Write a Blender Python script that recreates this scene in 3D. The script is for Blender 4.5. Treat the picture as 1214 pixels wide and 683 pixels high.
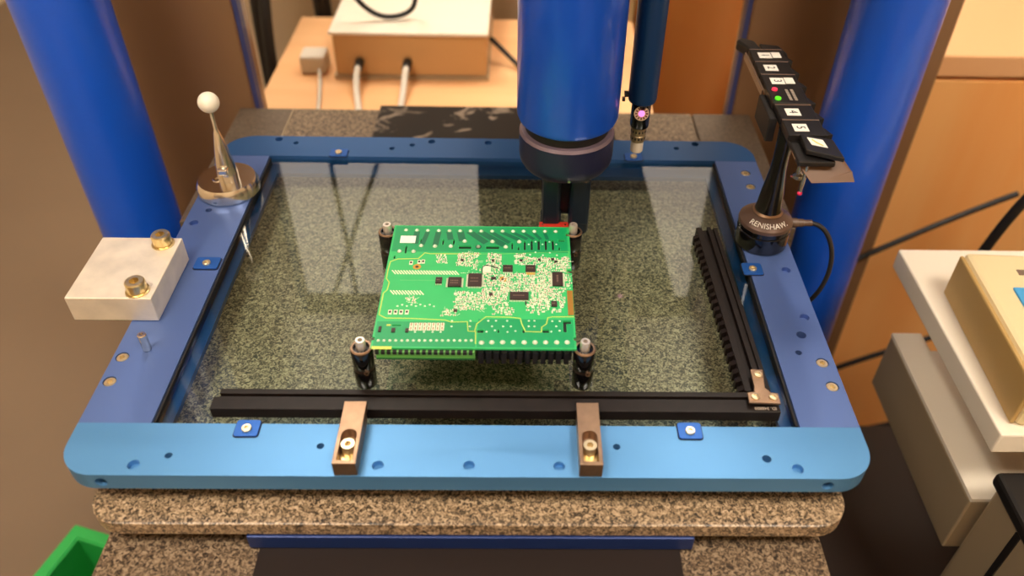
import bpy, bmesh, math, random
from mathutils import Matrix, Vector
for _o in list(bpy.data.objects): bpy.data.objects.remove(_o)
SC = bpy.context.scene
COL = SC.collection
PI = math.pi
# ------------------------------------------------------------ camera
cam_data = bpy.data.cameras.new('camera'); cam = bpy.data.objects.new('camera', cam_data); COL.objects.link(cam)
cam.matrix_world = (Matrix.Translation((0.0333, -0.3311, 0.4600)) @ Matrix.Rotation(-0.0233, 4, 'Z')
                    @ Matrix.Rotation(0.8529, 4, 'X') @ Matrix.Rotation(0.0248, 4, 'Z'))
cam_data.sensor_width = 36; cam_data.sensor_fit = 'HORIZONTAL'
cam_data.lens = 967.486 / 1214 * 36
cam_data.shift_x = -26.54 / 1214; cam_data.shift_y = -0.74 / 1214
cam_data.clip_start = 0.01; cam_data.clip_end = 50
cam_data.dof.use_dof = True; cam_data.dof.focus_distance = 0.68; cam_data.dof.aperture_fstop = 3.9
SC.camera = cam
# ------------------------------------------------------------ world, exposure
world = bpy.data.worlds.new('room_air'); SC.world = world; world.use_nodes = True
world.node_tree.nodes['Background'].inputs[0].default_value = (1.0, 0.88, 0.74, 1)
world.node_tree.nodes['Background'].inputs[1].default_value = 0.35
SC.view_settings.view_transform = 'Standard'; SC.view_settings.look = 'None'
SC.view_settings.gamma = 1.0; SC.view_settings.use_curve_mapping = False
SC.view_settings.exposure = 0.5
LIGHT_COLOUR = (1.0, 0.90, 0.77)
# ceiling luminaires: x, y, size x, size y, strength
CEILING_LAMPS = [(-0.75, 2.75, 1.5, 1.3, 1.1), (0.75, 2.75, 1.5, 1.3, 1.1),
                 (-0.55, 1.30, 0.6, 0.6, 13.5), (0.55, 1.30, 0.6, 0.6, 13.5),
                 (-0.75, -0.6, 0.6, 0.6, 20.0), (0.75, -0.6, 0.6, 0.6, 20.0)]
CEIL_Z = 1.75

# ------------------------------------------------------------ helpers
def lin(c):
    return tuple((x/255/12.92 if x/255 <= .04045 else ((x/255+.055)/1.055)**2.4) for x in c)
def mat(name, rgb, rough=.5, metal=0., emit=0., coat=0., aniso=0., spec=.5, emit_rgb=None, bump=None, vary=None):
    m = bpy.data.materials.new(name); m.use_nodes = True; nt = m.node_tree
    b = nt.nodes['Principled BSDF']; c = lin(rgb)
    b.inputs['Base Color'].default_value = (*c, 1)
    b.inputs['Roughness'].default_value = rough; b.inputs['Metallic'].default_value = metal
    b.inputs['Coat Weight'].default_value = coat; b.inputs['Anisotropic'].default_value = aniso
    b.inputs['Specular IOR Level'].default_value = spec
    if emit:
        b.inputs['Emission Color'].default_value = (*lin(emit_rgb or rgb), 1); b.inputs['Emission Strength'].default_value = emit
    tc = nt.nodes.new('ShaderNodeTexCoord')
    if vary:      # (scale, amount 0..1)
        n = nt.nodes.new('ShaderNodeTexNoise'); n.inputs['Scale'].default_value = vary[0]; n.inputs['Detail'].default_value = 4
        nt.links.new(tc.outputs['Object'], n.inputs['Vector'])
        r = nt.nodes.new('ShaderNodeMapRange'); r.inputs[3].default_value = 1-vary[1]; r.inputs[4].default_value = 1+vary[1]
        r.inputs[1].default_value = .3; r.inputs[2].default_value = .7
        nt.links.new(n.outputs['Fac'], r.inputs[0])
        x = nt.nodes.new('ShaderNodeVectorMath'); x.operation = 'SCALE'; x.inputs[0].default_value = c
        nt.links.new(r.outputs[0], x.inputs['Scale']); nt.links.new(x.outputs[0], b.inputs['Base Color'])
    if bump:      # (scale, strength)
        n = nt.nodes.new('ShaderNodeTexNoise'); n.inputs['Scale'].default_value = bump[0]; n.inputs['Detail'].default_value = 3
        nt.links.new(tc.outputs['Object'], n.inputs['Vector'])
        u = nt.nodes.new('ShaderNodeBump'); u.inputs['Strength'].default_value = bump[1]; u.inputs['Distance'].default_value = .0005
        nt.links.new(n.outputs['Fac'], u.inputs['Height']); nt.links.new(u.outputs[0], b.inputs['Normal'])
    return m
def granite_mat(name, stops, scale, rough=.3, spec=.5):
    m = bpy.data.materials.new(name); m.use_nodes = True; nt = m.node_tree; b = nt.nodes['Principled BSDF']
    tc = nt.nodes.new('ShaderNodeTexCoord')
    n = nt.nodes.new('ShaderNodeTexNoise'); n.inputs['Scale'].default_value = scale; n.inputs['Detail'].default_value = 2.5
    n.inputs['Roughness'].default_value = .6; n.inputs['Distortion'].default_value = 1.2
    nt.links.new(tc.outputs['Object'], n.inputs['Vector'])
    cr = nt.nodes.new('ShaderNodeValToRGB'); e = cr.color_ramp.elements
    e[0].position = stops[0][0]; e[0].color = (*lin(stops[0][1]), 1)
    e[1].position = stops[-1][0]; e[1].color = (*lin(stops[-1][1]), 1)
    for p_, c_ in stops[1:-1]:
        k = e.new(p_); k.color = (*lin(c_), 1)
    nt.links.new(n.outputs['Fac'], cr.inputs[0])
    nt.links.new(cr.outputs[0], b.inputs['Base Color'])
    b.inputs['Roughness'].default_value = rough; b.inputs['Specular IOR Level'].default_value = spec
    return m
def glass_mat(name, tint, ior=1.5):
    m = bpy.data.materials.new(name); m.use_nodes = True; nt = m.node_tree
    nt.nodes.remove(nt.nodes['Principled BSDF']); out = nt.nodes['Material Output']
    f = nt.nodes.new('ShaderNodeFresnel'); f.inputs['IOR'].default_value = ior
    t = nt.nodes.new('ShaderNodeBsdfTransparent'); t.inputs[0].default_value = (*tint, 1)
    g = nt.nodes.new('ShaderNodeBsdfGlossy'); g.inputs['Roughness'].default_value = .03
    x = nt.nodes.new('ShaderNodeMixShader')
    ge = nt.nodes.new('ShaderNodeNewGeometry'); iv = nt.nodes.new('ShaderNodeMath'); iv.operation = 'SUBTRACT'; iv.inputs[0].default_value = 1
    mu = nt.nodes.new('ShaderNodeMath'); mu.operation = 'MULTIPLY'; m3 = nt.nodes.new('ShaderNodeMath'); m3.operation = 'MULTIPLY'; m3.inputs[1].default_value = 1.8
    nt.links.new(ge.outputs['Backfacing'], iv.inputs[1]); nt.links.new(f.outputs[0], mu.inputs[0]); nt.links.new(iv.outputs[0], mu.inputs[1]); nt.links.new(mu.outputs[0], m3.inputs[0])
    nt.links.new(m3.outputs[0], x.inputs[0]); nt.links.new(t.outputs[0], x.inputs[1]); nt.links.new(g.outputs[0], x.inputs[2])
    nt.links.new(x.outputs[0], out.inputs['Surface'])
    return m
def wood_mat(name, a, b_, scale, rough=.4, stretch=(1, 8, 1)):
    m = bpy.data.materials.new(name); m.use_nodes = True; nt = m.node_tree; b = nt.nodes['Principled BSDF']
    tc = nt.nodes.new('ShaderNodeTexCoord'); mp = nt.nodes.new('ShaderNodeMapping'); mp.inputs['Scale'].default_value = stretch
    n = nt.nodes.new('ShaderNodeTexNoise'); n.inputs['Scale'].default_value = scale; n.inputs['Detail'].default_value = 5
    nt.links.new(tc.outputs['Object'], mp.inputs[0]); nt.links.new(mp.outputs[0], n.inputs['Vector'])
    cr = nt.nodes.new('ShaderNodeValToRGB'); e = cr.color_ramp.elements
    e[0].position = .3; e[0].color = (*lin(a), 1); e[1].position = .7; e[1].color = (*lin(b_), 1)
    nt.links.new(n.outputs['Fac'], cr.inputs[0]); nt.links.new(cr.outputs[0], b.inputs['Base Color'])
    b.inputs['Roughness'].default_value = rough
    return m

def obj(name, bm, m, parent=None, smooth=False, bevel=0, bseg=2, loc=(0, 0, 0), rot=(0, 0, 0)):
    bmesh.ops.recalc_face_normals(bm, faces=bm.faces)
    me = bpy.data.meshes.new(name); bm.to_mesh(me); bm.free()
    if m: me.materials.append(m)
    if smooth:
        me.polygons.foreach_set('use_smooth', [True]*len(me.polygons))
        me.set_sharp_from_angle(angle=math.radians(32))
    o = bpy.data.objects.new(name, me); COL.objects.link(o)
    o.location = loc; o.rotation_euler = rot
    if parent: o.parent = parent
    if bevel:
        b = o.modifiers.new('bevel', 'BEVEL'); b.width = bevel; b.segments = bseg; b.limit_method = 'ANGLE'; b.angle_limit = math.radians(40)
        b.harden_normals = False
    return o
def thing(name, label, cat, loc=(0, 0, 0), rz=0, group=None):
    o = bpy.data.objects.new(name, None); COL.objects.link(o); o.empty_display_size = .02
    o.location = loc; o.rotation_euler = (0, 0, rz); return tag(o, label, cat, group)
def tag(o, label, cat, group=None):
    o['label'] = label; o['category'] = cat
    if group: o['group'] = group
    return o
def struct(name, bm, m, **k):
    o = obj(name, bm, m, **k); o['kind'] = 'structure'; return o
def dup(root, loc, rz=None, label=None):
    r = root.copy(); COL.objects.link(r); r.location = loc
    if rz is not None: r.rotation_euler = (0, 0, rz)
    if label: r['label'] = label
    for ch in list(root.children):
        c = ch.copy(); COL.objects.link(c); c.parent = r
        for g in list(ch.children):
            d = g.copy(); COL.objects.link(d); d.parent = c
    return r
def B(*boxes):            # (x0,x1,y0,y1,z0,z1)
    bm = bmesh.new()
    for b in boxes: addbox(bm, *b)
    return bm
def addbox(bm, x0, x1, y0, y1, z0, z1, M=None):
    vs = [bm.verts.new((x, y, z)) for z in (z0, z1) for y in (y0, y1) for x in (x0, x1)]
    if M: 
        for v in vs: v.co = M @ v.co
    for f in ((0, 1, 3, 2), (4, 6, 7, 5), (0, 4, 5, 1), (2, 3, 7, 6), (0, 2, 6, 4), (1, 5, 7, 3)):
        bm.faces.new([vs[i] for i in f])
def lathe(prof, seg=40, bm=None, M=None, closed_ends=True):
    bm = bm or bmesh.new(); rings = []
    for r, z in prof:
        rings.append([bm.verts.new((r*math.cos(2*PI*i/seg), r*math.sin(2*PI*i/seg), z)) for i in range(seg)])
    if M:
        for rg in rings:
            for v in rg: v.co = M @ v.co
    for a, b in zip(rings, rings[1:]):
        for i in range(seg):
            bm.faces.new((a[i], a[(i+1) % seg], b[(i+1) % seg], b[i]))
    if closed_ends:
        bm.faces.new(rings[0][::-1]); bm.faces.new(rings[-1])
    return bm
def prism(poly, z0, z1, bm=None):
    bm = bm or bmesh.new()
    a = [bm.verts.new((x, y, z0)) for x, y in poly]; b = [bm.verts.new((x, y, z1)) for x, y in poly]
    n = len(poly)
    bm.faces.new(a[::-1]); bm.faces.new(b)
    for i in range(n): bm.faces.new((a[i], a[(i+1) % n], b[(i+1) % n], b[i]))
    return bm
def extr(prof, axis, a0, a1, bm=None):   # closed profile of (u, z) extruded along an axis
    bm = bm or bmesh.new(); n = len(prof)
    f = (lambda u, z, t: (t, u, z)) if axis == 'x' else (lambda u, z, t: (u, t, z))
    a = [bm.verts.new(f(u, z, a0)) for u, z in prof]; b = [bm.verts.new(f(u, z, a1)) for u, z in prof]
    bm.faces.new(a[::-1]); bm.faces.new(b)
    for i in range(n): bm.faces.new((a[i], a[(i+1) % n], b[(i+1) % n], b[i]))
    return bm
def rrect(x0, x1, y0, y1, rs, n=10):     # rs: radii at (x0y0, x1y0, x1y1, x0y1)
    out = []
    for (cx, cy, sx, sy, a0), r in zip(((x0, y0, 1, 1, PI), (x1, y0, -1, 1, 1.5*PI), (x1, y1, -1, -1, 0), (x0, y1, 1, -1, .5*PI)), rs):
        if r <= 0: out.append((cx, cy)); continue
        for i in range(n+1):
            a = a0 + .5*PI*i/n
            out.append((cx+sx*r+r*math.cos(a), cy+sy*r+r*math.sin(a)))
    return out
def cut(o, cutter_bm):
    """subtract a shape from an object's mesh and keep only the resulting mesh"""
    bmesh.ops.recalc_face_normals(cutter_bm, faces=cutter_bm.faces)
    me = bpy.data.meshes.new('cutter'); cutter_bm.to_mesh(me); cutter_bm.free()
    c = bpy.data.objects.new('cutter', me); COL.objects.link(c); c.parent = o.parent; c.location = o.location; c.rotation_euler = o.rotation_euler
    md = o.modifiers.new('cut', 'BOOLEAN'); md.object = c; md.operation = 'DIFFERENCE'; md.solver = 'EXACT'; md.use_self = True
    others = [(m_, m_.show_viewport) for m_ in o.modifiers if m_.name != md.name]
    for m_, _ in others: m_.show_viewport = False
    bpy.context.view_layer.update(); dg = bpy.context.evaluated_depsgraph_get()
    new = bpy.data.meshes.new_from_object(o.evaluated_get(dg))
    o.modifiers.remove(md); old = o.data; o.data = new
    for m_, s_ in others: m_.show_viewport = s_
    bpy.data.objects.remove(c); bpy.data.meshes.remove(me)
    return o
def tube(name, pts, r, m, parent=None, res=8):
    cu = bpy.data.curves.new(name, 'CURVE'); cu.dimensions = '3D'; cu.bevel_depth = r; cu.bevel_resolution = 3; cu.resolution_u = res; cu.use_fill_caps = True
    s = cu.splines.new('NURBS'); s.points.add(len(pts)-1); s.order_u = min(4, len(pts)); s.use_endpoint_u = True
    for p_, q in zip(s.points, pts): p_.co = (*q, 1)
    cu.materials.append(m)
    t = bpy.data.objects.new(name, cu); COL.objects.link(t)
    dg = bpy.context.evaluated_depsgraph_get(); dg.update()
    me = bpy.data.meshes.new_from_object(t.evaluated_get(dg)); bpy.data.objects.remove(t); bpy.data.curves.remove(cu)
    me.polygons.foreach_set('use_smooth', [True]*len(me.polygons))
    o = bpy.data.objects.new(name, me); COL.objects.link(o)
    if parent: o.parent = parent
    return o
def text_bm(s, size, depth=.00006, fn=None, M=None):
    cu = bpy.data.curves.new('t', 'FONT'); cu.body = s; cu.size = size; cu.align_x = 'CENTER'; cu.align_y = 'CENTER'; cu.extrude = depth; cu.resolution_u = 3
    t = bpy.data.objects.new('t', cu); COL.objects.link(t)
    dg = bpy.context.evaluated_depsgraph_get(); dg.update()
    me = bpy.data.meshes.new_from_object(t.evaluated_get(dg)); bpy.data.objects.remove(t); bpy.data.curves.remove(cu)
    bm = bmesh.new(); bm.from_mesh(me); bpy.data.meshes.remove(me)
    for v in bm.verts:
        if fn: v.co = Vector(fn(*v.co))
        if M: v.co = M @ v.co
    return bm
def merge(a, b):
    me = bpy.data.meshes.new('x'); b.to_mesh(me); b.free(); a.from_mesh(me); bpy.data.meshes.remove(me); return a
def screw_bm(r, h, hexr=None, z=0):
    """cap screw head with a hexagonal socket"""
    hexr = hexr or r*.52; n = 24; bm = bmesh.new()
    def ring(rf, zz): return [bm.verts.new((rf(i)*math.cos(2*PI*i/n), rf(i)*math.sin(2*PI*i/n), zz)) for i in range(n)]
    hx = lambda i: hexr*math.cos(PI/6)/math.cos(((2*PI*i/n) % (PI/3))-PI/6)
    R_ = [ring(lambda i: r, z), ring(lambda i: r, z+h*.88), ring(lambda i: r*.9, z+h), ring(hx, z+h), ring(hx, z+h*.35)]
    for a, b in zip(R_, R_[1:]):
        for i in range(n): bm.faces.new((a[i], a[(i+1) % n], b[(i+1) % n], b[i]))
    bm.faces.new(R_[0][::-1]); bm.faces.new(R_[-1])
    return bm

# ------------------------------------------------------------ materials
M_ = {}
M_['blue_front_sheen'] = mat('blue_anodised_front_sheen', (88, 144, 194), .42, .5, aniso=.5, vary=(6, .05))  # same blue anodise as the sides; overhead lamp's sheen put into its colour
M_['blue_side_shade'] = mat('blue_anodised_side_shade', (88, 112, 168), .42, .55, aniso=.5, vary=(6, .05))  # same anodise, duller sheen of the brushed sides put into its colour
M_['blue_rear_shade'] = mat('blue_anodised_rear_shade', (48, 92, 146), .4, .55, vary=(6, .05))  # same anodise, weaker sheen at the rear put into its colour
M_['blue_tab'] = mat('blue_tab', (38, 92, 172), .4, .5)
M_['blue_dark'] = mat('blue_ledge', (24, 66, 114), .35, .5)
M_['blue_paint'] = mat('blue_machine_paint', (14, 84, 206), .36, 0, coat=.2)
M_['blue_probe'] = mat('blue_probe_paint', (14, 78, 196), .3, .1, coat=.3)
M_['blue_tube'] = mat('dark_blue_tube', (10, 52, 96), .4, .2)
M_['granite'] = granite_mat('speckled_granite', [(.36, (46, 38, 30)), (.46, (104, 86, 64)), (.54, (160, 134, 104)), (.64, (196, 170, 138))], 370, .35)
M_['granite_base'] = granite_mat('base_granite_shaded', [(.36, (40, 32, 26)), (.46, (84, 68, 52)), (.54, (122, 102, 80)), (.64, (150, 130, 106))], 330, .4, .3)  # stops darkened to include the shade on the front of the base
M_['granite_rear'] = granite_mat('brown_granite', [(.3, (62, 52, 42)), (.5, (92, 78, 64)), (.7, (122, 106, 90))], 420, .4, .3)
M_['granite_pillar'] = mat('polished_dark_granite', (132, 98, 68), .3, 0, vary=(3, .12))
M_['black_gloss'] = mat('black_gloss', (12, 10, 10), .15, 0, coat=.5)
M_['black'] = mat('black_anodised', (24, 17, 14), .42, 0, spec=.22, vary=(120, .2))
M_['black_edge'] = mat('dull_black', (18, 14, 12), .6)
M_['black_cover'] = mat('black_cover', (34, 25, 21), .45, .0, spec=.25)
M_['steel'] = mat('bright_steel', (228, 220, 205), .18, 1.)
M_['steel_dull'] = mat('milled_steel', (150, 122, 98), .38, .9, vary=(90, .16), bump=(400, .3))
M_['alu'] = mat('milled_aluminium', (232, 220, 200), .45, .5, vary=(45, .12), bump=(300, .2))
M_['brass'] = mat('yellow_zinc_screw', (226, 204, 150), .28, .95)
M_['screw'] = mat('cream_screw', (220, 202, 165), .3, .85)
M_['hole'] = mat('bore_shadow', (30, 50, 78), .6)
M_['white_ball'] = mat('ceramic_white', (236, 226, 206), .35, 0, coat=.2)
M_['silver'] = mat('satin_silver', (226, 216, 204), .3, .7)
M_['glass'] = glass_mat('plate_glass', (.845, .925, .905))
M_['pcb'] = mat('green_solder_mask', (46, 176, 98), .38, 0, vary=(60, .04))
M_['pcb_dark'] = mat('green_mask_over_copper', (14, 146, 86), .38, 0)
M_['pcb_band'] = mat('green_mask_track', (8, 100, 66), .38, 0)
M_['trace'] = mat('yellow_outline', (190, 205, 90), .5)
M_['solder'] = mat('solder', (215, 225, 205), .3, .4)
M_['pad'] = mat('cream_pad', (222, 220, 196), .5)
M_['pad_pink'] = mat('component_tan', (170, 128, 96), .5)
M_['chip'] = mat('chip_black', (50, 32, 26), .45, vary=(200, .1))
M_['chip_mark'] = mat('chip_mark', (120, 96, 82), .5)
M_['white'] = mat('white_label', (238, 232, 220), .5)
M_['gold'] = mat('gold_edge', (196, 140, 60), .35, .6)
M_['orange'] = mat('amber_ring', (190, 140, 50), .4)
M_['term'] = mat('green_terminal', (96, 160, 74), .45)
M_['term_dark'] = mat('green_terminal_dark', (24, 88, 40), .5)
M_['dark_plastic'] = mat('dark_plastic', (24, 21, 20), .4)
M_['brown_plastic'] = mat('brown_grey_plastic', (92, 72, 58), .4, .1)
M_['ink'] = mat('black_ink', (16, 14, 14), .6)
M_['red'] = mat('red_plastic', (176, 44, 30), .4)
M_['ruby'] = mat('ruby', (226, 40, 90), .2)
M_['led_red'] = mat('red_led', (235, 60, 90), .3, emit=.25)
M_['led_green'] = mat('green_led', (90, 220, 40), .3, emit=.35)
M_['led_pink'] = mat('pink_status_light', (250, 120, 220), .3, emit=1.0)
M_['navy'] = mat('navy_plastic', (14, 20, 44), .4)
M_['navy_lens'] = mat('navy_lens', (12, 24, 36), .35)
M_['wood_light'] = wood_mat('light_bench_wood', (232, 176, 122), (240, 190, 138), 3, .35)
M_['wood_edge'] = mat('bench_edge_wood', (176, 110, 44), .5)
M_['wood_orange'] = wood_mat('orange_cabinet_wood', (246, 172, 98), (250, 190, 120), 2.2, .45, (6, 6, .7))
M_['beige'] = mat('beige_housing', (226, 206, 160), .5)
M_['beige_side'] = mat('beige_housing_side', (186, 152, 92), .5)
M_['white_top'] = mat('white_laminate', (240, 228, 208), .4)
M_['grey_cable'] = mat('grey_cable', (210, 200, 184), .5)
M_['profile'] = mat('aluminium_profile', (172, 152, 122), .4, .3)
M_['screen_blue'] = mat('blue_screen', (70, 150, 200), .3, emit=.15)
M_['bin'] = mat('green_bin_plastic', (40, 172, 78), .45)
M_['wall'] = mat('painted_wall', (226, 206, 176), .8)
M_['floor'] = mat('lino_floor', (122, 102, 82), .45, vary=(1.2, .12))
M_['ceiling'] = mat('ceiling_white', (235, 228, 215), .9)
M_['stand'] = mat('dark_stand', (40, 36, 36), .5)
M_['tan_front'] = mat('tan_box_front', (206, 160, 104), .5)
PINS_REAR = [(-64.6,67.2),(-55.3,67.1),(-46.0,66.9),(-36.7,66.9),(-27.6,66.8),(-18.4,66.8),(-9.5,66.8),(-0.3,66.7),(8.9,66.9),(17.9,67.0),(26.9,67.0),(35.9,67.2),(45.1,67.2),(54.2,67.4),(63.3,67.4)]
PINS_SECOND = [(-13.7,52.3),(-49.7,45.7),(-38.1,45.2),(-24.9,45.4),(-66.9,38.1),(-55.2,37.9),(-1.8,45.1),(9.6,52.3),(-1.8,45.1),(21.0,45.2),(32.2,52.4)]
PINS_FRONT = [(5.5,-67.9),(13.0,-67.5),(20.9,-67.4),(28.7,-67.3),(36.7,-67.3),(44.7,-67.2),(52.6,-67.1),(60.6,-67.0),(68.3,-66.9)]
PINS_SMALL = [(-70.1,-66.6),(-65.9,-66.5),(-61.7,-66.5),(-57.4,-66.4),(-53.0,-66.4),(-48.8,-66.3),(-44.5,-66.3),(-40.3,-66.2),(-36.2,-66.2),(-31.8,-66.1),(-27.6,-66.1),(-23.3,-66.0),(-19.0,-66.0),(-14.7,-65.9),(-10.5,-65.9),(-6.2,-65.8),(-2.1,-65.8)]
DOTS = [(9.6,-44.6),(15.4,-44.5),(23.8,-44.4),(12.6,-50.6),(20.9,-50.5),(26.7,-50.4),(8.7,-56.3),(14.9,-54.8),(24.3,-56.4),(30.2,-55.3),(40.2,-44.2),(44.4,-44.1),(40.1,-50.2),(44.4,-50.2),(57.9,-44.4),(63.5,-44.3),(60.7,-50.0),(56.9,-55.7),(63.1,-54.6),(-60.6,-29.0),(-57.1,-27.5),(-53.4,-28.9),(-50.0,-27.4),(-46.5,-28.8),(-43.2,-27.1),(-39.6,-28.8),(-36.0,-27.2),(-32.6,-29.0),(-17.7,-44.9),(-3.8,-44.8),(-17.6,-51.0),(-4.0,-50.8),(-44.3,-57.2),(-37.7,-57.1),(-31.3,-57.1),(-25.3,-57.0),(40.2,49.2),(46.0,52.9),(51.8,49.4),(57.7,52.9),(63.4,49.6),(45.9,38.6),(52.0,34.8),(57.8,38.2),(63.6,35.0),(41.4,35.3)]
SLOTS = [(-50.9,-50.0,49.7,55.1),(-32.1,-31.5,47.6,54.7),(-23.2,-22.4,48.1,54.9),(-61.9,-61.7,35.6,45.7),(-18.3,-7.8,42.5,46.6),(-70.8,-69.6,28.6,32.5),(4.5,15.5,42.8,46.8),(25.7,27.1,42.3,51.3),(30.9,32.5,41.4,45.7),(36.0,37.8,41.5,53.6),(41.8,43.7,41.6,55.3),(47.6,49.7,41.7,55.4),(53.6,55.6,41.8,55.5),(59.5,61.5,41.9,55.4),(65.2,70.8,53.5,56.1),(65.1,66.5,42.0,46.0),(71.8,75.7,61.3,65.5),(71.6,76.2,12.3,16.1),(1.9,6.5,-57.6,-54.0),(16.8,18.2,-57.4,-53.8),(35.3,37.1,-57.2,-53.6),(50.3,55.3,-57.0,-53.4),(65.9,68.4,-56.3,-43.8),(68.3,72.1,-47.2,-43.8),(73.1,77.8,-64.9,-61.6),(-62.3,-55.3,-51.0,-49.4),(-79.0,-73.0,-66.1,-62.8)]
LABEL = [(-68.0,-55.2,49.4,59.1)]
CHIPS = [(-33.8,-28.7,-2.7,4.0),(-23.8,-13.2,-6.7,4.3),(-8.1,2.8,-6.0,9.1),(19.2,27.2,12.3,20.0),(37.7,45.7,12.6,20.2),(59.0,67.4,-4.7,11.8),(25.3,40.0,-21.4,-12.8),(57.5,62.0,-28.8,-23.1)]
GOLD = [(69.4,75.0,-37.7,-8.4)]
RINGS = [(-50.4,18.2),(19.9,3.8)]
DARKSMD = [(10.1,14.0,2.8,5.9),(9.8,11.9,25.5,28.1),(32.7,35.2,25.9,28.5),(47.8,49.9,27.0,29.6),(58.6,61.1,28.1,30.4),(61.2,63.7,24.9,27.3),(9.1,11.9,-16.2,-13.2),(37.4,38.5,-26.2,-23.0),(-15.6,-13.0,25.4,28.0),(-17.2,-14.5,-35.4,-32.6),(-71.6,-69.6,-57.8,-52.3),(-61.8,-59.1,-58.1,-53.9),(-51.5,-49.0,-58.0,-54.0)]
SQUARES = [(-65.4,-36.0),(-61.2,-35.9),(-57.0,-35.9),(-52.6,-35.8),(-55.7,23.2),(-49.2,24.5),(-46.0,24.9)]
EIGHTS = [(-47.6,-52.0),(-44.3,-52.0),(-41.0,-51.9),(-37.7,-51.9),(-34.4,-51.8),(-31.1,-51.8),(-27.8,-51.8),(-24.5,-51.7)]
HATCH = [(-69.8,-14.6,7.7,14.7),(-68.2,-40.0,-16.3,-10.3)]
YELLOW = [(-66.1,-63.1,-50.9,-49.3),(-74.1,-59.5,-75.4,-72.4)]
TRACES = [[(0.5,35.7),(-41.1,35.3),(-45.7,36.5),(-50.3,28.9),(-67.1,28.1),(-72.7,24.5),(-73.3,13.2),(-73.2,3.4),(-70.3,-1.4),(-70.1,-6.2),(-70.2,-1.6),(-70.9,-10.5),(-73.3,-14.2),(-73.3,-38.8),(-67.7,-42.5),(-49.1,-42.6),(-22.9,-44.1),(-18.1,-46.3),(-6.1,-45.7),(-5.1,-55.8),(0.5,-56.3),(1.1,-68.9)],[(-1.9,-56.1),(-0.1,-56.0),(1.0,-48.1),(6.7,-41.2),(7.6,-40.1),(25.4,-40.3),(33.8,-41.6),(34.8,-47.6),(37.6,-55.8),(49.5,-56.1),(49.8,-50.8),(53.4,-47.4),(54.6,-40.6),(58.2,-39.5),(74.2,-39.3)],[(-6.5,35.6),(4.1,35.7),(15.6,35.9),(73.9,40.0),(69.9,20.4),(72.6,5.5)]]
CLUTTER = [(-18.6,-1.7,19.5,37.5,0.9),(5.7,17.4,19.9,36.0,0.8),(-35.4,-26.9,22.7,33.5,0.8),(28.9,37.7,22.0,38.1,0.8),(3.3,17.8,-2.1,20.1,0.6),(18.6,59.7,-11.6,11.5,0.8),(37.7,72.5,11.2,31.5,0.7),(-17.3,5.8,-32.5,-11.8,0.8),(4.3,24.8,-27.0,-1.7,0.7),(40.9,69.1,-27.1,-1.1,0.8),(37.8,48.3,-37.0,-25.5,0.3),(13.0,29.4,-38.2,-28.8,0.35),(-54.4,-46.8,-24.7,-17.3,0.5),(-26.1,-14.2,-39.6,-32.5,0.6),(66.7,73.7,-7.7,33.3,0.5),(-16.9,20.1,10.3,18.4,0.1),(46.1,71.3,-34.7,-26.7,0.3)]
ZONE = [(-6.5,35.8),(74.3,40.0)]
# ============================================================ the room
FZ = -.9
struct('floor', B((-2.2, 2.6, -2.0, 3.7, FZ-.05, FZ)), M_['floor'])
struct('ceiling', B((-2.2, 2.6, -2.0, 3.7, CEIL_Z, CEIL_Z+.05)), M_['ceiling'])
struct('wall_back', B((-2.2, 2.6, 3.6, 3.7, FZ, CEIL_Z)), M_['wall'])
struct('wall_left', B((-2.2, -2.1, -2.0, 3.6, FZ, CEIL_Z)), M_['wall'])
struct('wall_right', B((2.5, 2.6, -2.0, 3.6, FZ, CEIL_Z)), M_['wall'])
struct('wall_front', B((-2.1, 2.5, -2.0, -1.9, FZ, CEIL_Z)), M_['wall'])
_lamp_where = ['large ceiling light behind the machine, left of pair', 'large ceiling light behind the machine, right of pair',
               'square ceiling light over the portal, left side', 'square ceiling light over the portal, right side',
               'square ceiling light behind the viewer, left side', 'square ceiling light behind the viewer, right side']
for (x, y, sx, sy, st), lb in zip(CEILING_LAMPS, _lamp_where):
    t = thing('ceiling_light', lb, 'light', (x, y, CEIL_Z))
    obj('frame', B((-sx/2-.02, sx/2+.02, -sy/2-.02, sy/2+.02, -.02, 0)), M_['ceiling'], t)
    em = mat('lamp_diffuser', (255, 255, 255), .5, emit=st); em.node_tree.nodes['Principled BSDF'].inputs['Emission Color'].default_value = (*LIGHT_COLOUR, 1)
    obj('diffuser', B((-sx/2, sx/2, -sy/2, sy/2, -.026, -.02)), em, t)

# ============================================================ machine
t = thing('granite_base', 'brown speckled granite base block of the measuring machine under the moving table', 'machine base', (0, 0, -.25))
obj('granite_block', B((-.2605, .2535, -.24, .617, 0, .185)), M_['granite_base'], t, bevel=.0015)
obj('granite_block', B((-.330, -.2615, .37, .617, 0, .185)), M_['granite_rear'], t, bevel=.0015)
obj('granite_block', B((.2548, .330, .37, .617, 0, .185)), M_['granite_rear'], t, bevel=.0015)
obj('stand', B((-.25, .25, -.2, .60, -.65, 0)), M_['stand'], t)
obj('seam', B((-.2616, -.2604, .37, .617, .1, .1853)), M_['profile'], t)

o = obj('way_cover', B((-.149, .149, -.23, .40, -.065, -.0625)), M_['black_cover']); tag(o, 'dark brown cover plate lying on the granite base below the front of the table', 'cover')
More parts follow.
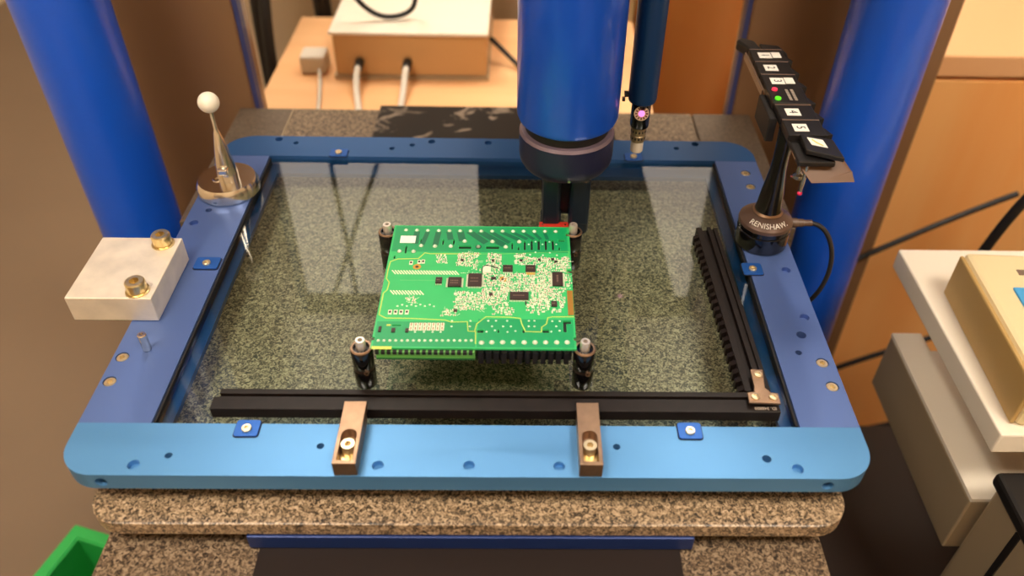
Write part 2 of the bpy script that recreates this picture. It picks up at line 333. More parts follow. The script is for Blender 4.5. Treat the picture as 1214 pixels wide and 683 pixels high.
# rear cover with worn light marks
mw = mat('worn_black_plate', (48, 40, 34), .5, spec=.15); nt = mw.node_tree; b = nt.nodes['Principled BSDF']
tc = nt.nodes.new('ShaderNodeTexCoord'); n1 = nt.nodes.new('ShaderNodeTexNoise'); n1.inputs['Scale'].default_value = 22; n1.inputs['Detail'].default_value = 5; n1.inputs['Distortion'].default_value = 2.2
nt.links.new(tc.outputs['Object'], n1.inputs['Vector'])
cr = nt.nodes.new('ShaderNodeValToRGB'); cr.color_ramp.elements[0].position = .60; cr.color_ramp.elements[0].color = (*lin((34, 27, 22)), 1)
cr.color_ramp.elements[1].position = .69; cr.color_ramp.elements[1].color = (*lin((136, 120, 104)), 1)
nt.links.new(n1.outputs['Fac'], cr.inputs[0]); nt.links.new(cr.outputs[0], b.inputs['Base Color'])
o = obj('way_cover', B((-.1495, .149, .401, .622, -.065, -.0615)), mw, bevel=.001); tag(o, 'black cover plate with pale scuff marks behind the blue frame', 'cover')

t = thing('moving_table', 'speckled granite table slab with rounded corners under the blue frame', 'table', (0, 0, -.048))
sl = obj('slab', prism(rrect(-.266, .267, -.0148, .47, (.024, .024, .01, .01)), 0, .013), M_['granite'], t, bevel=.0012)
obj('carriage_plate', B((-.156, .158, -.0165, .40, -.0145, -.0003)), mat('dark_blue_plate', (24, 46, 100), .4, .3), t, bevel=.001)

def pillar(x0, x1, label, inner):
    t = thing('granite_pillar', label, 'pillar', ((x0+x1)/2, .74, FZ))
    w = (x1-x0)/2
    obj('pillar_body', B((-w, w, -.12, -.07, 0, 1.32)), M_['granite_pillar'], t, bevel=.003)
    s = inner*w
    obj('edge_trim', B((min(s, s+inner*.006), max(s, s+inner*.006), -.118, -.104, .6, 1.32)), mat('dull_blue_trim', (56, 62, 110), .5), t)
pillar(-.56, -.312, 'dark brown polished granite pillar behind the left blue column', 1)
pillar(.308, .56, 'dark brown polished granite pillar behind the right blue column', -1)
o = obj('portal_beam', B((-.6, .6, .621, .67, .421, .70)), M_['granite_pillar'], bevel=.004); tag(o, 'dark granite bridge beam across the two pillars', 'beam')
def column(x, label):
    t = thing('column_cover', label, 'column', (x, .5, FZ))
    obj('column_shell', lathe([(.0470, 0), (.0470, 1.6)], 48), M_['blue_paint'], t, smooth=True)
    obj('column_foot', lathe([(.07, 0), (.07, .02)], 48), M_['stand'], t, smooth=True)
column(-.4440, 'round bright blue machine column at the left, behind the aluminium block')
column(.4245, 'round bright blue machine column at the right, behind the stylus rack')

# optical sensor head and touch probe hang on a carriage on the beam
o = obj('head_carriage', B((-.02, .2, .24, .6205, .44, .66)), M_['navy'], bevel=.006); tag(o, 'dark carriage on the beam carrying the sensor head', 'carriage')
dh = obj('reflection_mask', extr([(-.03, .078), (.175, .078), (.219, .213), (.305, .48), (.305, .60), (-.03, .60)], 'y', .671, .74), M_['navy'], bevel=.004); tag(dh, 'unseen dark block added behind the bridge beam to darken the glass reflection', 'housing')  # unseen; outline shaped to give the dark band reflected in the glass
t = thing('sensor_head', 'large bright blue cylindrical sensor head hanging over the glass', 'sensor', (.0725, .290, 0))
obj('housing', lathe([(.030, .108), (.0375, .1095), (.0415, .1125), (.0432, .117), (.0432, .4395)], 64), M_['blue_probe'], t, smooth=True)
obj('gap_ring', lathe([(.036, .100), (.036, .110)], 48), M_['black_edge'], t, smooth=True)
obj('silver_ring', lathe([(.0402, .0975), (.0412, .0990), (.0395, .1015), (.037, .1020)], 64), mat('grey_ring', (112, 96, 104), .35, .3), t, smooth=True)
obj('lower_ring', lathe([(.030, .0655), (.0375, .0685), (.0405, .0735), (.0412, .079), (.0412, .0985), (.037, .0985)], 64), mat('blue_black_ring', (22, 24, 52), .38), t, smooth=True)
obj('set_screw', lathe([(.0013, 0), (.0013, .002)], 12, M=Matrix.Translation((.0015, -.0395, .0725)) @ Matrix.Rotation(PI/2, 4, 'X')), M_['steel'], t)
lb = obj('lens_block', B((-.020, -.004, -.028, .012, .016, .066), (.004, .022, -.028, .012, .016, .066), (-.020, .022, -.014, .012, .018, .066)), M_['navy_lens'], t, bevel=.003)
for x in (-.012, .013):
    obj('lens_barrel', lathe([(.008, .004), (.0095, .006), (.0095, .024)], 28, M=Matrix.Translation((x, -.018, 0))), M_['navy_lens'], lb, smooth=True)
rm = obj('red_module', B((-.0225, .004, -.036, -.024, .009, .018)), M_['red'], lb, bevel=.0008)
for x in (-.0195, .001): obj('set_screw', lathe([(.0010, 0), (.0010, .0012)], 10), M_['steel'], rm, loc=(x, -.030, .018))

t = thing('touch_probe', 'dark blue tube with black touch probe and pale tip beside the sensor head', 'probe', (.1395, .320, 0))
obj('sleeve', lathe([(.0105, .1115), (.0120, .1125), (.0127, .1155), (.0127, .439)], 48), M_['blue_tube'], t, smooth=True)
pb = obj('probe_body', lathe([(.0078, .0865), (.0086, .088), (.0086, .1112)], 40), M_['black_gloss'], t, smooth=True)
lm = Matrix.Translation((-.0005, -.0078, .1035)) @ Matrix.Rotation(PI/2-.15, 4, 'X')
obj('logo_ring', lathe([(.0066, 0), (.0066, .0012)], 32, M=lm), mat('logo_cream', (205, 180, 150), .4), pb)
bm = bmesh.new()
for k in range(12):
    a = 2*PI*k/12
    addbox(bm, -.0006, .0006, .0037, .0058, .0012, .0015, M=lm @ Matrix.Rotation(a, 4, 'Z'))
obj('logo_marks', bm, mat('logo_maroon', (96, 28, 40), .5), pb)
obj('status_light', lathe([(.0028, .0012), (.0026, .0020)], 20, M=lm), M_['led_pink'], pb, smooth=True)
mod = obj('probe_module', lathe([(.0060, .0715), (.0068, .0735), (.0068, .0778), (.0062, .0785), (.0068, .0792), (.0068, .0862)], 40), mat('module_silver', (150, 132, 100), .35, .6), t, smooth=True)
bm = bmesh.new()
for k in range(14):
    a = 2*PI*k/14
    for zz in (.0748, .0815): addbox(bm, -.0007, .0007, .0066, .00695, zz, zz+.0022, M=Matrix.Rotation(a, 4, 'Z'))
obj('marking', bm, M_['ink'], mod)
def ringtext(s, size, r, z, span, a_mid=-PI/2, cone=None):
    """letters wrapped on a cylinder or a cone; up follows the surface"""
    def fn(x, y, d):
        a = a_mid + x/r
        if cone:
            cr_, cz_ = cone   # direction of 'up' on the cone (radial, z)
            rr = r + y*cr_ + d*abs(cz_); zz = z + y*cz_ + d*abs(cr_)
        else: rr = r + d; zz = z + y
        return (rr*math.cos(a), rr*math.sin(a), zz)
    return text_bm(s, size, .00015, fn)
obj('tip', lathe([(.0050, .0605), (.0057, .0615), (.0057, .0722)], 36), mat('pale_tip', (214, 202, 184), .45, 0), t, smooth=True)
obj('cable_clip', B((-.016, -.0125, -.003, .003, .1165, .1195), (-.018, -.0155, -.0045, -.001, .113, .116)), M_['black_edge'], t)

# ============================================================ blue frame
t = thing('mounting_frame', 'blue anodised aluminium fixture frame with rounded corners around the glass plate', 'frame', (0, 0, 0))
FR = t
hole_big, hole_small = .0042, .0027
def cyl(bm, x, y, r, z0, z1): lathe([(r, z0), (r, z1)], 20, bm, Matrix.Translation((x, y, 0)))
fb = obj('front_bar', prism(rrect(-.28, .28, 0, .0447, (.026, .026, 0, 0)), -.015, 0), M_['blue_front_sheen'], t)
bm = bmesh.new()
for x, y in ((-.228, .0086), (-.0626, .0091), (-.0005, .0095), (.0613, .0092), (.2256, .0082)): cyl(bm, x, y, .0040, -.0045, .002)
for x, y in ((-.2068, .0165), (-.1047, .0252), (.1021, .0261)): cyl(bm, x, y, .0026, -.011, .002)
cyl(bm, .2059, .0166, .0032, -.011, .002)
for x in (-.2487, .246): lathe([(.0042, -.002), (.0042, .012)], 20, bm, Matrix.Translation((x, 0, -.0080)) @ Matrix.Rotation(-PI/2, 4, 'X'))
cut(fb, bm)
rb = obj('rear_bar', prism(rrect(-.28, .28, .400, .439, (0, 0, .03, .03)), -.015, 0), M_['blue_rear_shade'], t)
bm = bmesh.new()
for x, y in ((-.2259, .4326), (-.0628, .4314), (-.0022, .4303), (.2207, .433)): cyl(bm, x, y, .0040, -.0045, .002)
for x, y in ((-.2064, .4254), (-.1034, .4168), (-.0828, .4241), (.1993, .4239)): cyl(bm, x, y, .003, -.011, .002)
cut(rb, bm)
ls = obj('side_bar', B((-.28, -.2285, .0449, .3998, -.015, -.0002)), M_['blue_side_shade'], t)
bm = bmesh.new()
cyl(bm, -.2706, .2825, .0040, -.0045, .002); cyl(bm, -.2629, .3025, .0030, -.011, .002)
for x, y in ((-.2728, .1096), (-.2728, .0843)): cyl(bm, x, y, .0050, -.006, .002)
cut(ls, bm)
rs = obj('side_bar', B((.2365, .28, .0449, .3998, -.015, -.0002)), M_['blue_side_shade'], t)
bm = bmesh.new()
for x, y in ((.2689, .2223), (.2697, .1612)): cyl(bm, x, y, .0040, -.0045, .002)
cyl(bm, .2616, .1402, .0040, -.011, .002); cyl(bm, .2544, .1201, .0026, -.011, .002)
for x, y in ((.2703, .1093), (.2712, .0846), (.2644, .3779), (.2646, .3533)): cyl(bm, x, y, .0050, -.006, .002)
cut(rs, bm)
for x, y in ((-.2728, .1096), (-.2728, .0843), (.2703, .1093), (.2712, .0846), (.2644, .3779), (.2646, .3533)):
    obj('screw', screw_bm(.0045, .005), M_['screw'], t, smooth=True, loc=(x, y, -.0055))
# ledge that carries the glass, inside the opening
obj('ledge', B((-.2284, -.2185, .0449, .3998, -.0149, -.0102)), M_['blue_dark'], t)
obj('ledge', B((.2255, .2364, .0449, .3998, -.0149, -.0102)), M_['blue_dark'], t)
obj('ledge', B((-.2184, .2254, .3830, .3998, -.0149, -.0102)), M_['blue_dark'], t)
obj('seal', B((-.2283, -.2268, .0475, .3985, -.0101, -.0022)), M_['black_edge'], t)
obj('seal', B((.2345, .2362, .0475, .3985, -.0101, -.0022)), M_['black_edge'], t)
for x, y in ((-.25, .03), (.25, .03), (-.25, .40), (.25, .40)):
    obj('foot', B((x-.012, x+.012, y-.012, y+.012, -.035, -.0151)), M_['blue_dark'], t)
# six retaining tabs
for x, y, hx, hy in ((-.1588, .0398, .0085, .0072), (.1556, .0400, .0085, .0072), (-.2405, .2225, .0105, .0078), (.2385, .2219, .0088, .0078), (-.1574, .4055, .0092, .0068), (.1512, .4044, .0092, .0068)):
    tb = obj('retaining_tab', prism(rrect(-hx, hx, -hy, hy, (.002,)*4, 4), .0002, .0016), M_['blue_tab'], t, bevel=.0003, loc=(x, y, 0))
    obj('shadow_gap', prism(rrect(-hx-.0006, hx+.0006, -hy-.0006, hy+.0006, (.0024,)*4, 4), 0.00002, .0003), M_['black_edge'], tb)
    obj('screw', screw_bm(.0034, .002), M_['screw'], tb, smooth=True, loc=(0, -.001, .0014))
gl = obj('glass_plate', B((-.2262, .2340, .0452, .3992, -.0100, -.0040)), M_['glass']); tag(gl, 'clear glass plate set inside the blue frame', 'glass')

# ============================================================ rails on the glass
GZ = -.0040
t = thing('stop_rail', 'long black aluminium stop rail lying along the front of the glass', 'rail', (0, 0, GZ))
prof = [(.0535, .0002), (.0535, .0093), (.0540, .0098), (.0655, .0098), (.0655, .0070), (.0668, .0070), (.0668, .0112), (.0715, .0112), (.0715, .0002)]
obj('rail_body', extr(prof, 'x', -.1885, .2235), M_['black'], t, bevel=.0003)
cut(t.children[0], B((-.20, -.1845, .0650, .09, -.001, .02)))
def put(s, size, x, y, z, rz, name, m, parent):
    return obj(name, text_bm(s, size), m, parent, loc=(x, y, z), rot=(0, 0, rz))
put('ID. 348800', .0036, .2130, .0572, .00988, PI, 'lettering', mat('engraved_white', (190, 176, 160), .5), t)

t = thing('rack_rail', 'black T-slot rail with teeth running along the right side of the glass', 'rail', (.2065, .1720, GZ), .024)
# local x across, y along
prof = [(-.0085, .0002), (-.0085, .0120), (-.0035, .0120), (-.0035, .0085), (.0015, .0085), (.0015, .0125), (.0048, .0125), (.0048, .0095), (.0075, .0095), (.0075, .0115), (.0110, .0115), (.0110, .0002)]
obj('rail_body', extr(prof, 'y', -.0995, .1010), M_['black'], t, bevel=.0002)
for k in range(22):
    y = -.0955+k*.0088
    if k == 0:
        tb0 = obj('tooth', extr([(0, 0), (0, 0)][:0] or [(-.0125, .0015), (-.0125, .0090), (-.0086, .0112), (-.0086, .0015)], 'y', -.0022, .0022), M_['black'], t, loc=(0, y, 0)); o_ = tb0
    else:
        o_ = tb0.copy(); COL.objects.link(o_); o_.parent = t; o_.location = (0, y, 0)
Tp = [(.2005, .0590), (.2232, .0580), (.2234, .0678), (.2185, .0685), (.2150, .0730), (.2172, .0915), (.2078, .0918), (.2072, .0740), (.2058, .0690), (.2010, .0685)]
t = thing('corner_bracket', 'grey steel T-shaped bracket with three screws joining the two black rails', 'bracket', (0, 0, 0))
obj('plate', prism(Tp, .0086, .0106), M_['steel_dull'], t, bevel=.0003)
for x, y in ((.2125, .0860), (.2057, .0640), (.2190, .0636)): obj('screw', screw_bm(.0031, .0016), M_['screw'], t, smooth=True, loc=(x, y, .0104))

# ============================================================ clamp bars
def clamp(x, rz, label):
    t = thing('clamp_bar', label, 'clamp', (x, 0, 0.0003), rz, 'steel clamp bars on the front of the frame')
    prof = [(.0005, 0), (.0005, .0132), (.0548, .0132), (.0548, .0072), (.048, .0072), (.048, 0)]
    b = obj('bar', extr(prof, 'x', -.0079, .0079), M_['steel_dull'], t, bevel=.0007)
    sl = prism([(.0052*math.cos(a), .0245+.0052*math.sin(a)) for a in [PI*i/10 for i in range(11)]] + [(-.0052, .0035), (.0052, .0035)], .0045, .02)
    cut(b, sl)
    cut(b, prism([(-.003, .004), (.003, .004), (.003, .012), (-.003, .012)], -.001, .006))
    obj('cap_screw', screw_bm(.0050, .0075), M_['screw'], t, smooth=True, loc=(0, .0180, .0046))
    obj('washer', lathe([(.0034, 0), (.0050, .0003), (.0050, .0008), (.0034, .0008)], 24, M=Matrix.Translation((0, .012, .0046))), M_['brass'], t, smooth=True)
clamp(-.0829, .004, 'worn steel clamp bar left of centre on the front blue bar')
clamp(.0822, -.002, 'worn steel clamp bar right of centre on the front blue bar')

# ============================================================ aluminium block, pin
t = thing('aluminium_block', 'thick bare aluminium block bolted on the left side of the blue frame', 'block', (0, 0, .0003))
obj('block_body', B((-.3258, -.2578, .1495, .2282, 0, .0240)), M_['alu'], t, bevel=.0009)
for y in (.1590, .2195):
    bl = obj('bolt', screw_bm(.0078, .0095), M_['brass'], t, smooth=True, loc=(-.2712, y, .0251))
    obj('washer', lathe([(.0088, 0), (.0094, .0003), (.0094, .0010), (.0088, .0012)], 28), M_['brass'], bl, smooth=True, loc=(0, 0, -.0012))
t = thing('dowel_pin', 'small steel dowel pin standing on the left side bar in front of the block', 'pin', (-.2564, .118, 0))
obj('shaft', lathe([(.0030, 0), (.0034, .0005), (.0034, .0155), (.0028, .0164), (.0014, .0164), (.0014, .013)], 24), M_['steel'], t, smooth=True)

# ============================================================ calibration sphere
t = thing('calibration_sphere', 'white ceramic calibration ball on a steel cone and round steel base', 'calibration ball', (-.2525, .3375, .0002))
bs = obj('base_disc', lathe([(.0275, 0), (.0292, .0006), (.0292, .0085), (.0270, .0135), (.0268, .0138)], 64), M_['steel'], t, smooth=True)
obj('recessed_screw', screw_bm(.0046, .0012), M_['steel'], bs, smooth=True, loc=(-.0075, -.004, .0136))
obj('cone', lathe([(.0095, .0138), (.0098, .0200), (.0085, .0330), (.0055, .0510), (.0030, .0640), (.0018, .0680), (.0018, .0870)], 40, M=Matrix.Translation((.003, -.002, 0))), M_['steel'], t, smooth=True)
obj('clamp_collar', B((-.0005, .0085, -.0165, -.0085, .0260, .0325)), M_['steel'], t, bevel=.0015)
bm = bmesh.new(); bmesh.ops.create_uvsphere(bm, u_segments=40, v_segments=24, radius=.0095)
obj('ball', bm, M_['white_ball'], t, smooth=True, loc=(.003, -.002, .0955))

# ============================================================ stylus rack
t = thing('stylus_rack', 'black stylus change rack with numbered ports on a waisted post', 'rack', (.2550, .2645, .0002))
base = obj('base', lathe([(.0225, 0), (.0237, .0010), (.0237, .0165), (.0226, .0172), (.0226, .0186), (.0239, .0194), (.0239, .0225)], 64), M_['black_gloss'], t, smooth=True)
col_ = obj('chamfer_ring', lathe([(.0239, .0226), (.0242, .0240), (.0236, .0262), (.0140, .0335), (.0132, .0338)], 64), mat('bronze_grey_ring', (104, 82, 70), .35, .45), t, smooth=True)
obj('neck_ring', lathe([(.0132, .0338), (.0134, .0345), (.0122, .0362)], 48), M_['steel_dull'], t, smooth=True)
obj('neck', lathe([(.0118, .0362), (.0108, .045), (.0098, .056), (.0082, .068), (.0070, .078), (.0066, .088), (.0070, .102), (.0078, .118)], 48), M_['black_gloss'], t, smooth=True)
dr, dz = -.0096, .0073; L_ = math.hypot(dr, dz)
obj('lettering', ringtext('RENISHAW.', .0070, .0199, .0299, 0, a_mid=-PI/2-.10, cone=(dr/L_, dz/L_)), M_['white'], col_)
# the tray with its ports (local origin of the tray at world x .262, y 0)
OX, OY = -.2550, -.2645
def bxw(x0, x1, y0, y1, z0, z1): return B((x0+OX, x1+OX, y0+OY, y1+OY, z0, z1))
obj('tray', bxw(.2475, .2765, .205, .398, .1180, .1225), M_['dark_plastic'], t, bevel=.001)
ys = [.3921, .3667, .3413, .3159, .2862, .2608, .2354]
nums = {0: '1', 1: '2', 2: '3', 4: '4', 5: '5'}
for k in range(6):
    y1, y0 = ys[k], ys[k+1]
    if k == 3:
        p_ = obj('indicator_panel', bxw(.2448, .2762, y0+.0004, y1-.0004, .1226, .1290), M_['dark_plastic'], t, bevel=.0008)
        obj('red_light', lathe([(.0026, 0), (.0024, .0016)], 20), M_['led_red'], p_, smooth=True, loc=(.2510+OX, .3095+OY, .1288))
        obj('green_light', lathe([(.0028, 0), (.0026, .0016)], 20), M_['led_green'], p_, smooth=True, loc=(.2503+OX, .2935+OY, .1288))
        bm = bmesh.new()
        for xs in (.2600, .2645):
            for j in range(9):
                addbox(bm, xs+OX, xs+.0026+OX, .2915+j*.0022+OY, .2928+j*.0022+OY, .1290, .12915)
        obj('lettering', bm, mat('grey_print', (170, 156, 140), .5), p_); p_.children[-1]['kind'] = 'stuff'
    else:
        p_ = obj('port_lid', bxw(.2460, .2768, y0+.0005, y1-.0003, .1226, .1280), M_['dark_plastic'], t, bevel=.0007)
        ym = (y0+y1)/2
        obj('number_label', bxw(.2522, .2640, ym-.0065, ym+.0050, .1280, .12825), M_['white'], p_)
        put(nums[k], .0100, .2581+OX, ym-.0008+OY, .12835, -PI/2, 'number', M_['ink'], p_)
        if k in (0, 2): obj('sticker', bxw(.2648, .2728, ym-.0055, ym+.0055, .1280, .12830), M_['white'], p_)
        obj('lid_edge', bxw(.2462, .2766, y1-.0014, y1-.0006, .1280, .1283), M_['chip_mark'], p_)
    # the fin showing on the right of each port
    f = prism([(.2770+OX, y0+.003+OY), (.2825+OX, y0+.004+OY), (.2790+OX, y0+.013+OY), (.2770+OX, y0+.016+OY)], .1190, .1265)
    obj('side_fin', f, M_['dark_plastic'], t)
obj('side_strip', bxw(.2430, .2446, .318, .392, .1185, .1245), M_['brown_plastic'], t)
bxq = obj('control_box', bxw(.2400, .2470, .272, .314, .1000, .1222), M_['black_edge'], t, bevel=.001)
obj('bolt', lathe([(.0017, 0), (.0017, .001)], 12, M=Matrix.Translation((.2405+OX, .276+OY, .1010)) @ Matrix.Rotation(PI/2, 4, 'Y')), M_['steel'], bxq)
# rear end piece
obj('end_stop', prism([(.2385+OX, .4130+OY), (.2440+OX, .4200+OY), (.2560+OX, .4120+OY), (.2590+OX, .3950+OY), (.2470+OX, .3935+OY), (.2440+OX, .4010+OY)], .1175, .1275), M_['dark_plastic'], t, bevel=.002)
obj('end_block', prism([(.2595+OX, .4080+OY), (.2770+OX, .4040+OY), (.2815+OX, .3880+OY), (.2800+OX, .3760+OY), (.2765+OX, .3940+OY), (.2600+OX, .3940+OY)], .1160, .1265), M_['dark_plastic'], t, bevel=.001)
# skewed last lid
q = [(.2549, .2376), (.2791, .2289), (.2806, .2014), (.2541, .2130)]
ld_ = obj('loose_lid', prism([(x+OX, y+OY) for x, y in q], .1245, .1285), M_['dark_plastic'], t, bevel=.0007)
qs = [(.2590, .2315), (.2705, .2275), (.2715, .2160), (.2600, .2205)]
obj('sticker', prism([(x+OX, y+OY) for x, y in qs], .1285, .1288), M_['white'], ld_)
obj('scribble', prism([(x+OX, y+OY) for x, y in [(.2625, .2285), (.2655, .2235), (.2690, .2190), (.2680, .2185), (.2640, .2225), (.2615, .2275)]], .1288, .1290), mat('yellow_ink', (214, 196, 110), .6), ld_)
# front end cover: chamfered block
eb = bmesh.new()
a = [(.2470, .2290, .1200), (.2462, .2142, .1200), (.2816, .2150, .1200), (.2850, .2165, .1200), (.2850, .2290, .1200)]
b_ = [(.2560, .2290, .1040), (.2598, .2000, .1060), (.2948, .2020, .1060), (.2925, .2080, .1120), (.2900, .2290, .1100)]
def V(pt): return eb.verts.new((pt[0]+OX, pt[1]+OY, pt[2]))
tp = [V(x) for x in a]; bt = [V(x) for x in b_]
eb.faces.new(tp); eb.faces.new(bt[::-1])
for i in range(5): eb.faces.new((tp[i], tp[(i+1) % 5], bt[(i+1) % 5], bt[i]))
obj('end_cover', eb, mat('bronze_end', (98, 68, 44), .5), t, bevel=.0006)
obj('end_pad', bxw(.2480, .2620, .2170, .2290, .1201, .1222), M_['dark_plastic'], t, bevel=.001)
obj('end_pad', bxw(.2650, .2840, .2170, .2290, .1201, .1220), M_['black_edge'], t, bevel=.001)
# styli hanging under it
st = obj('stylus_holder', lathe([(.0022, .1000), (.0022, .1200)], 16, M=Matrix.Translation((.2555+OX, .220+OY, 0))), M_['steel'], t, smooth=True)
obj('star_centre', lathe([(.0020, .0970), (.0044, .0985), (.0044, .1015), (.0020, .1030)], 8, M=Matrix.Translation((.2555+OX, .220+OY, 0))), M_['steel'], st)
obj('star_arm', B((.2555+OX-.006, .2555+OX+.006, .220+OY-.0007, .220+OY+.0007, .0993, .1007), (.2555+OX-.0007, .2555+OX+.0007, .220+OY-.006, .220+OY+.006, .0993, .1007)), M_['steel'], st)
s2 = obj('stylus_holder', lathe([(.0012, .0925), (.0016, .101), (.0016, .121)], 16, M=Matrix.Translation((.2560+OX, .208+OY, 0))), M_['steel'], t, smooth=True)
bm = bmesh.new(); bmesh.ops.create_uvsphere(bm, u_segments=16, v_segments=10, radius=.0020)
obj('ruby_tip', bm, M_['ruby'], s2, smooth=True, loc=(.2560+OX, .208+OY, .0915))
# plug and cable
pm = Matrix.Translation((.0225, .008, .0145)) @ Matrix.Rotation(PI/2, 4, 'Y')
obj('plug', lathe([(.0045, 0), (.0045, .010), (.0038, .0105), (.0038, .016), (.0030, .0165), (.0030, .024)], 24, M=pm), M_['brown_plastic'], t, smooth=True)
tube('cable', [(.045, .008, .0145), (.056, .007, .014), (.066, -.002, .002), (.070, -.010, -.022), (.062, -.020, -.050), (.048, -.012, -.080), (.045, .02, -.12)], .0022, M_['dark_plastic'], t)

# ============================================================ support posts
def post_at(loc, label):
    t = thing('support_post', label, 'post', loc, 0, 'black posts carrying the circuit board')
    b = obj('body', lathe([(.0078, 0), (.0081, .0005), (.0081, .0165), (.0078, .0172), (.0078, .0195), (.0081, .0202), (.0081, .0368), (.0076, .0376), (.0055, .0377), (.0055, .0360), (.0035, .0360)], 40), M_['black_gloss'], t, smooth=True)
    obj('rim', lathe([(.0062, .0377), (.0076, .0378), (.0081, .0370), (.0079, .0366)], 40, closed_ends=False), M_['steel_dull'], b, smooth=True)
    obj('collar', lathe([(.0079, .0170), (.0079, .0197)], 40), mat('bronze_band', (64, 50, 42), .3, .7), b, smooth=True)
    obj('cap', screw_bm(.0037, .0085, .0020), M_['silver'], t, smooth=True, loc=(0, 0, .0365))
    hm = Matrix.Translation((.003, -.0076, .0180)) @ Matrix.Rotation(PI/2, 4, 'X')
    obj('cross_hole', lathe([(.0019, -.001), (.0019, .0009), (.0012, .0009), (.0012, -.0005)], 16, M=hm), M_['steel_dull'], b, smooth=True)
    return t
p0 = post_at((-.0822, .0890, -.0039), 'black cylindrical post under the front left corner of the circuit board')
for loc, lb in (((.0812, .0895, -.0039), 'black cylindrical post under the front right corner of the circuit board'),
                ((-.0806, .2285, -.0039), 'black cylindrical post under the rear left corner of the circuit board'),
                ((.0785, .2310, -.0039), 'black cylindrical post under the rear right corner of the circuit board')):
    dup(p0, loc, 0, lb)
# ============================================================ circuit board
mm = .001
PCB = thing('circuit_board', 'green printed circuit board crowded with parts, held flat on four posts', 'circuit board', (0, .1605, .0339))
T_ = .0016
bd = obj('board', B((-.0750, .0750, -.0738, .0738, 0, T_)), M_['pcb'], PCB)
def wide(s, w=1.5):
    x0, x1, y0, y1 = s
    if x1-x0 < w: c = (x0+x1)/2; x0, x1 = c-w/2, c+w/2
    return x0, x1, y0, y1
bm = bmesh.new()
for s in SLOTS:
    x0, x1, y0, y1 = wide(s)
    addbox(bm, x0*mm, x1*mm, y0*mm, y1*mm, -.001, .003)
prism([(-.0362, .0388), (-.0300, .0388), (-.0331, .0420)], -.001, .003, bm)
cut(bd, bm)
def plates(name, rects, m, z0, z1, stuff=True, parent=PCB):
    bm = bmesh.new()
    for x0, x1, y0, y1 in rects: addbox(bm, x0*mm, x1*mm, y0*mm, y1*mm, z0, z1)
    o = obj(name, bm, m, parent)
    if stuff: o['kind'] = 'stuff'
    return o
def near(x, y, rects, g=0):
    return any(a-g <= x <= b+g and c-g <= y <= d+g for a, b, c, d in rects)
# copper zones under the mask, as thin raised layers with the slots left open
def zone(name, m, x0, x1, y0, y1, z):
    o = obj(name, B((x0*mm, x1*mm, y0*mm, y1*mm, T_, T_+z)), m, PCB)
    bm = bmesh.new()
    for s in SLOTS:
        a, b, c, d = wide(s)
        if b > x0-5 and a < x1+5 and d > y0-5 and c < y1+5: addbox(bm, a*mm-.0004, b*mm+.0004, c*mm-.0004, d*mm+.0004, 0, .004)
    return cut(o, bm)
zone('mask_zone', M_['pcb_dark'], -73.5, 73.0, 38.0, 72.5, .00003)
zone('mask_zone', M_['pcb_dark'], 2.0, 73.5, -72.5, -42.5, .00003)
zone('mask_zone', M_['pcb_dark'], -73.5, 1.0, -72.5, -46.0, .00003)
# diagonal tracks from the rear pads to the second row
bm = bmesh.new()
def strip(bm, p, q, w, z0, z1):
    p = Vector(p)*mm; q = Vector(q)*mm; d = q-p; L = d.length
    M2 = Matrix.Translation((p.x, p.y, 0)) @ Matrix.Rotation(math.atan2(d.y, d.x), 4, 'Z')
    addbox(bm, -w*mm*.35, L+w*mm*.35, -w*mm/2, w*mm/2, z0, z1, M=M2)
for p, q, w in (((-55, 65), (-55, 50), 5), ((-46, 65), (-49, 47), 4), ((-36.7, 65), (-38, 47), 5), ((-27.6, 65), (-26, 56), 5), ((-18, 65), (-16, 55), 6),
                ((-9.5, 65), (3, 52), 6), ((-.3, 65), (18, 49), 6), ((9, 65), (23, 52), 4), ((18, 65), (31, 56), 4), ((27, 65), (38, 57), 3.5), ((36, 65), (44, 57), 3), ((45, 65), (50, 57), 3), ((54, 65), (56, 57), 3)):
    strip(bm, p, q, w, T_+.00003, T_+.00006)
o = obj('track', bm, M_['pcb_band'], PCB); o['kind'] = 'stuff'
# yellow outline traces
bm = bmesh.new()
TRACES[0][9:11] = []
for tr in TRACES[:2]:
    for p, q in zip(tr, tr[1:]): strip(bm, p, q, .8, T_, T_+.00012)
o = obj('outline_trace', bm, M_['trace'], PCB); o['kind'] = 'stuff'
bm = bmesh.new()
for p, q in zip(TRACES[2], TRACES[2][1:]): strip(bm, p, q, .45, T_, T_+.00011)
o = obj('outline_trace', bm, mat('faint_trace', (120, 190, 90), .5), PCB); o['kind'] = 'stuff'
def domes(name, pts, r, h, m, elong=1.):
    bm = bmesh.new()
    for x, y in pts:
        lathe([(r, 0), (r*.85, h*.45), (r*.45, h), (r*.1, h*1.25)], 10, bm, Matrix.Translation((x*mm, y*mm, T_)) @ Matrix.Diagonal((1, elong, 1, 1)))
    o = obj(name, bm, m, PCB, smooth=True); o['kind'] = 'stuff'; return o
domes('solder_joint', PINS_REAR, .0017, .0012, M_['solder'])
domes('solder_joint', PINS_SECOND, .0019, .0016, M_['solder'])
domes('solder_joint', PINS_FRONT, .0021, .0016, M_['solder'])
domes('solder_joint', PINS_SMALL, .0012, .0010, M_['solder'])
domes('solder_joint', DOTS, .0009, .0006, M_['solder'])
bm = bmesh.new()
for x, y in PINS_REAR+PINS_SECOND: lathe([(.0026, T_+.00006), (.0026, T_+.0001)], 14, bm, Matrix.Translation((x*mm, y*mm, 0)))
o = obj('pad_ring', bm, mat('mask_ring', (60, 150, 90), .5), PCB); o['kind'] = 'stuff'
plates('white_sticker', LABEL, M_['white'], T_, T_+.0002, stuff=False)
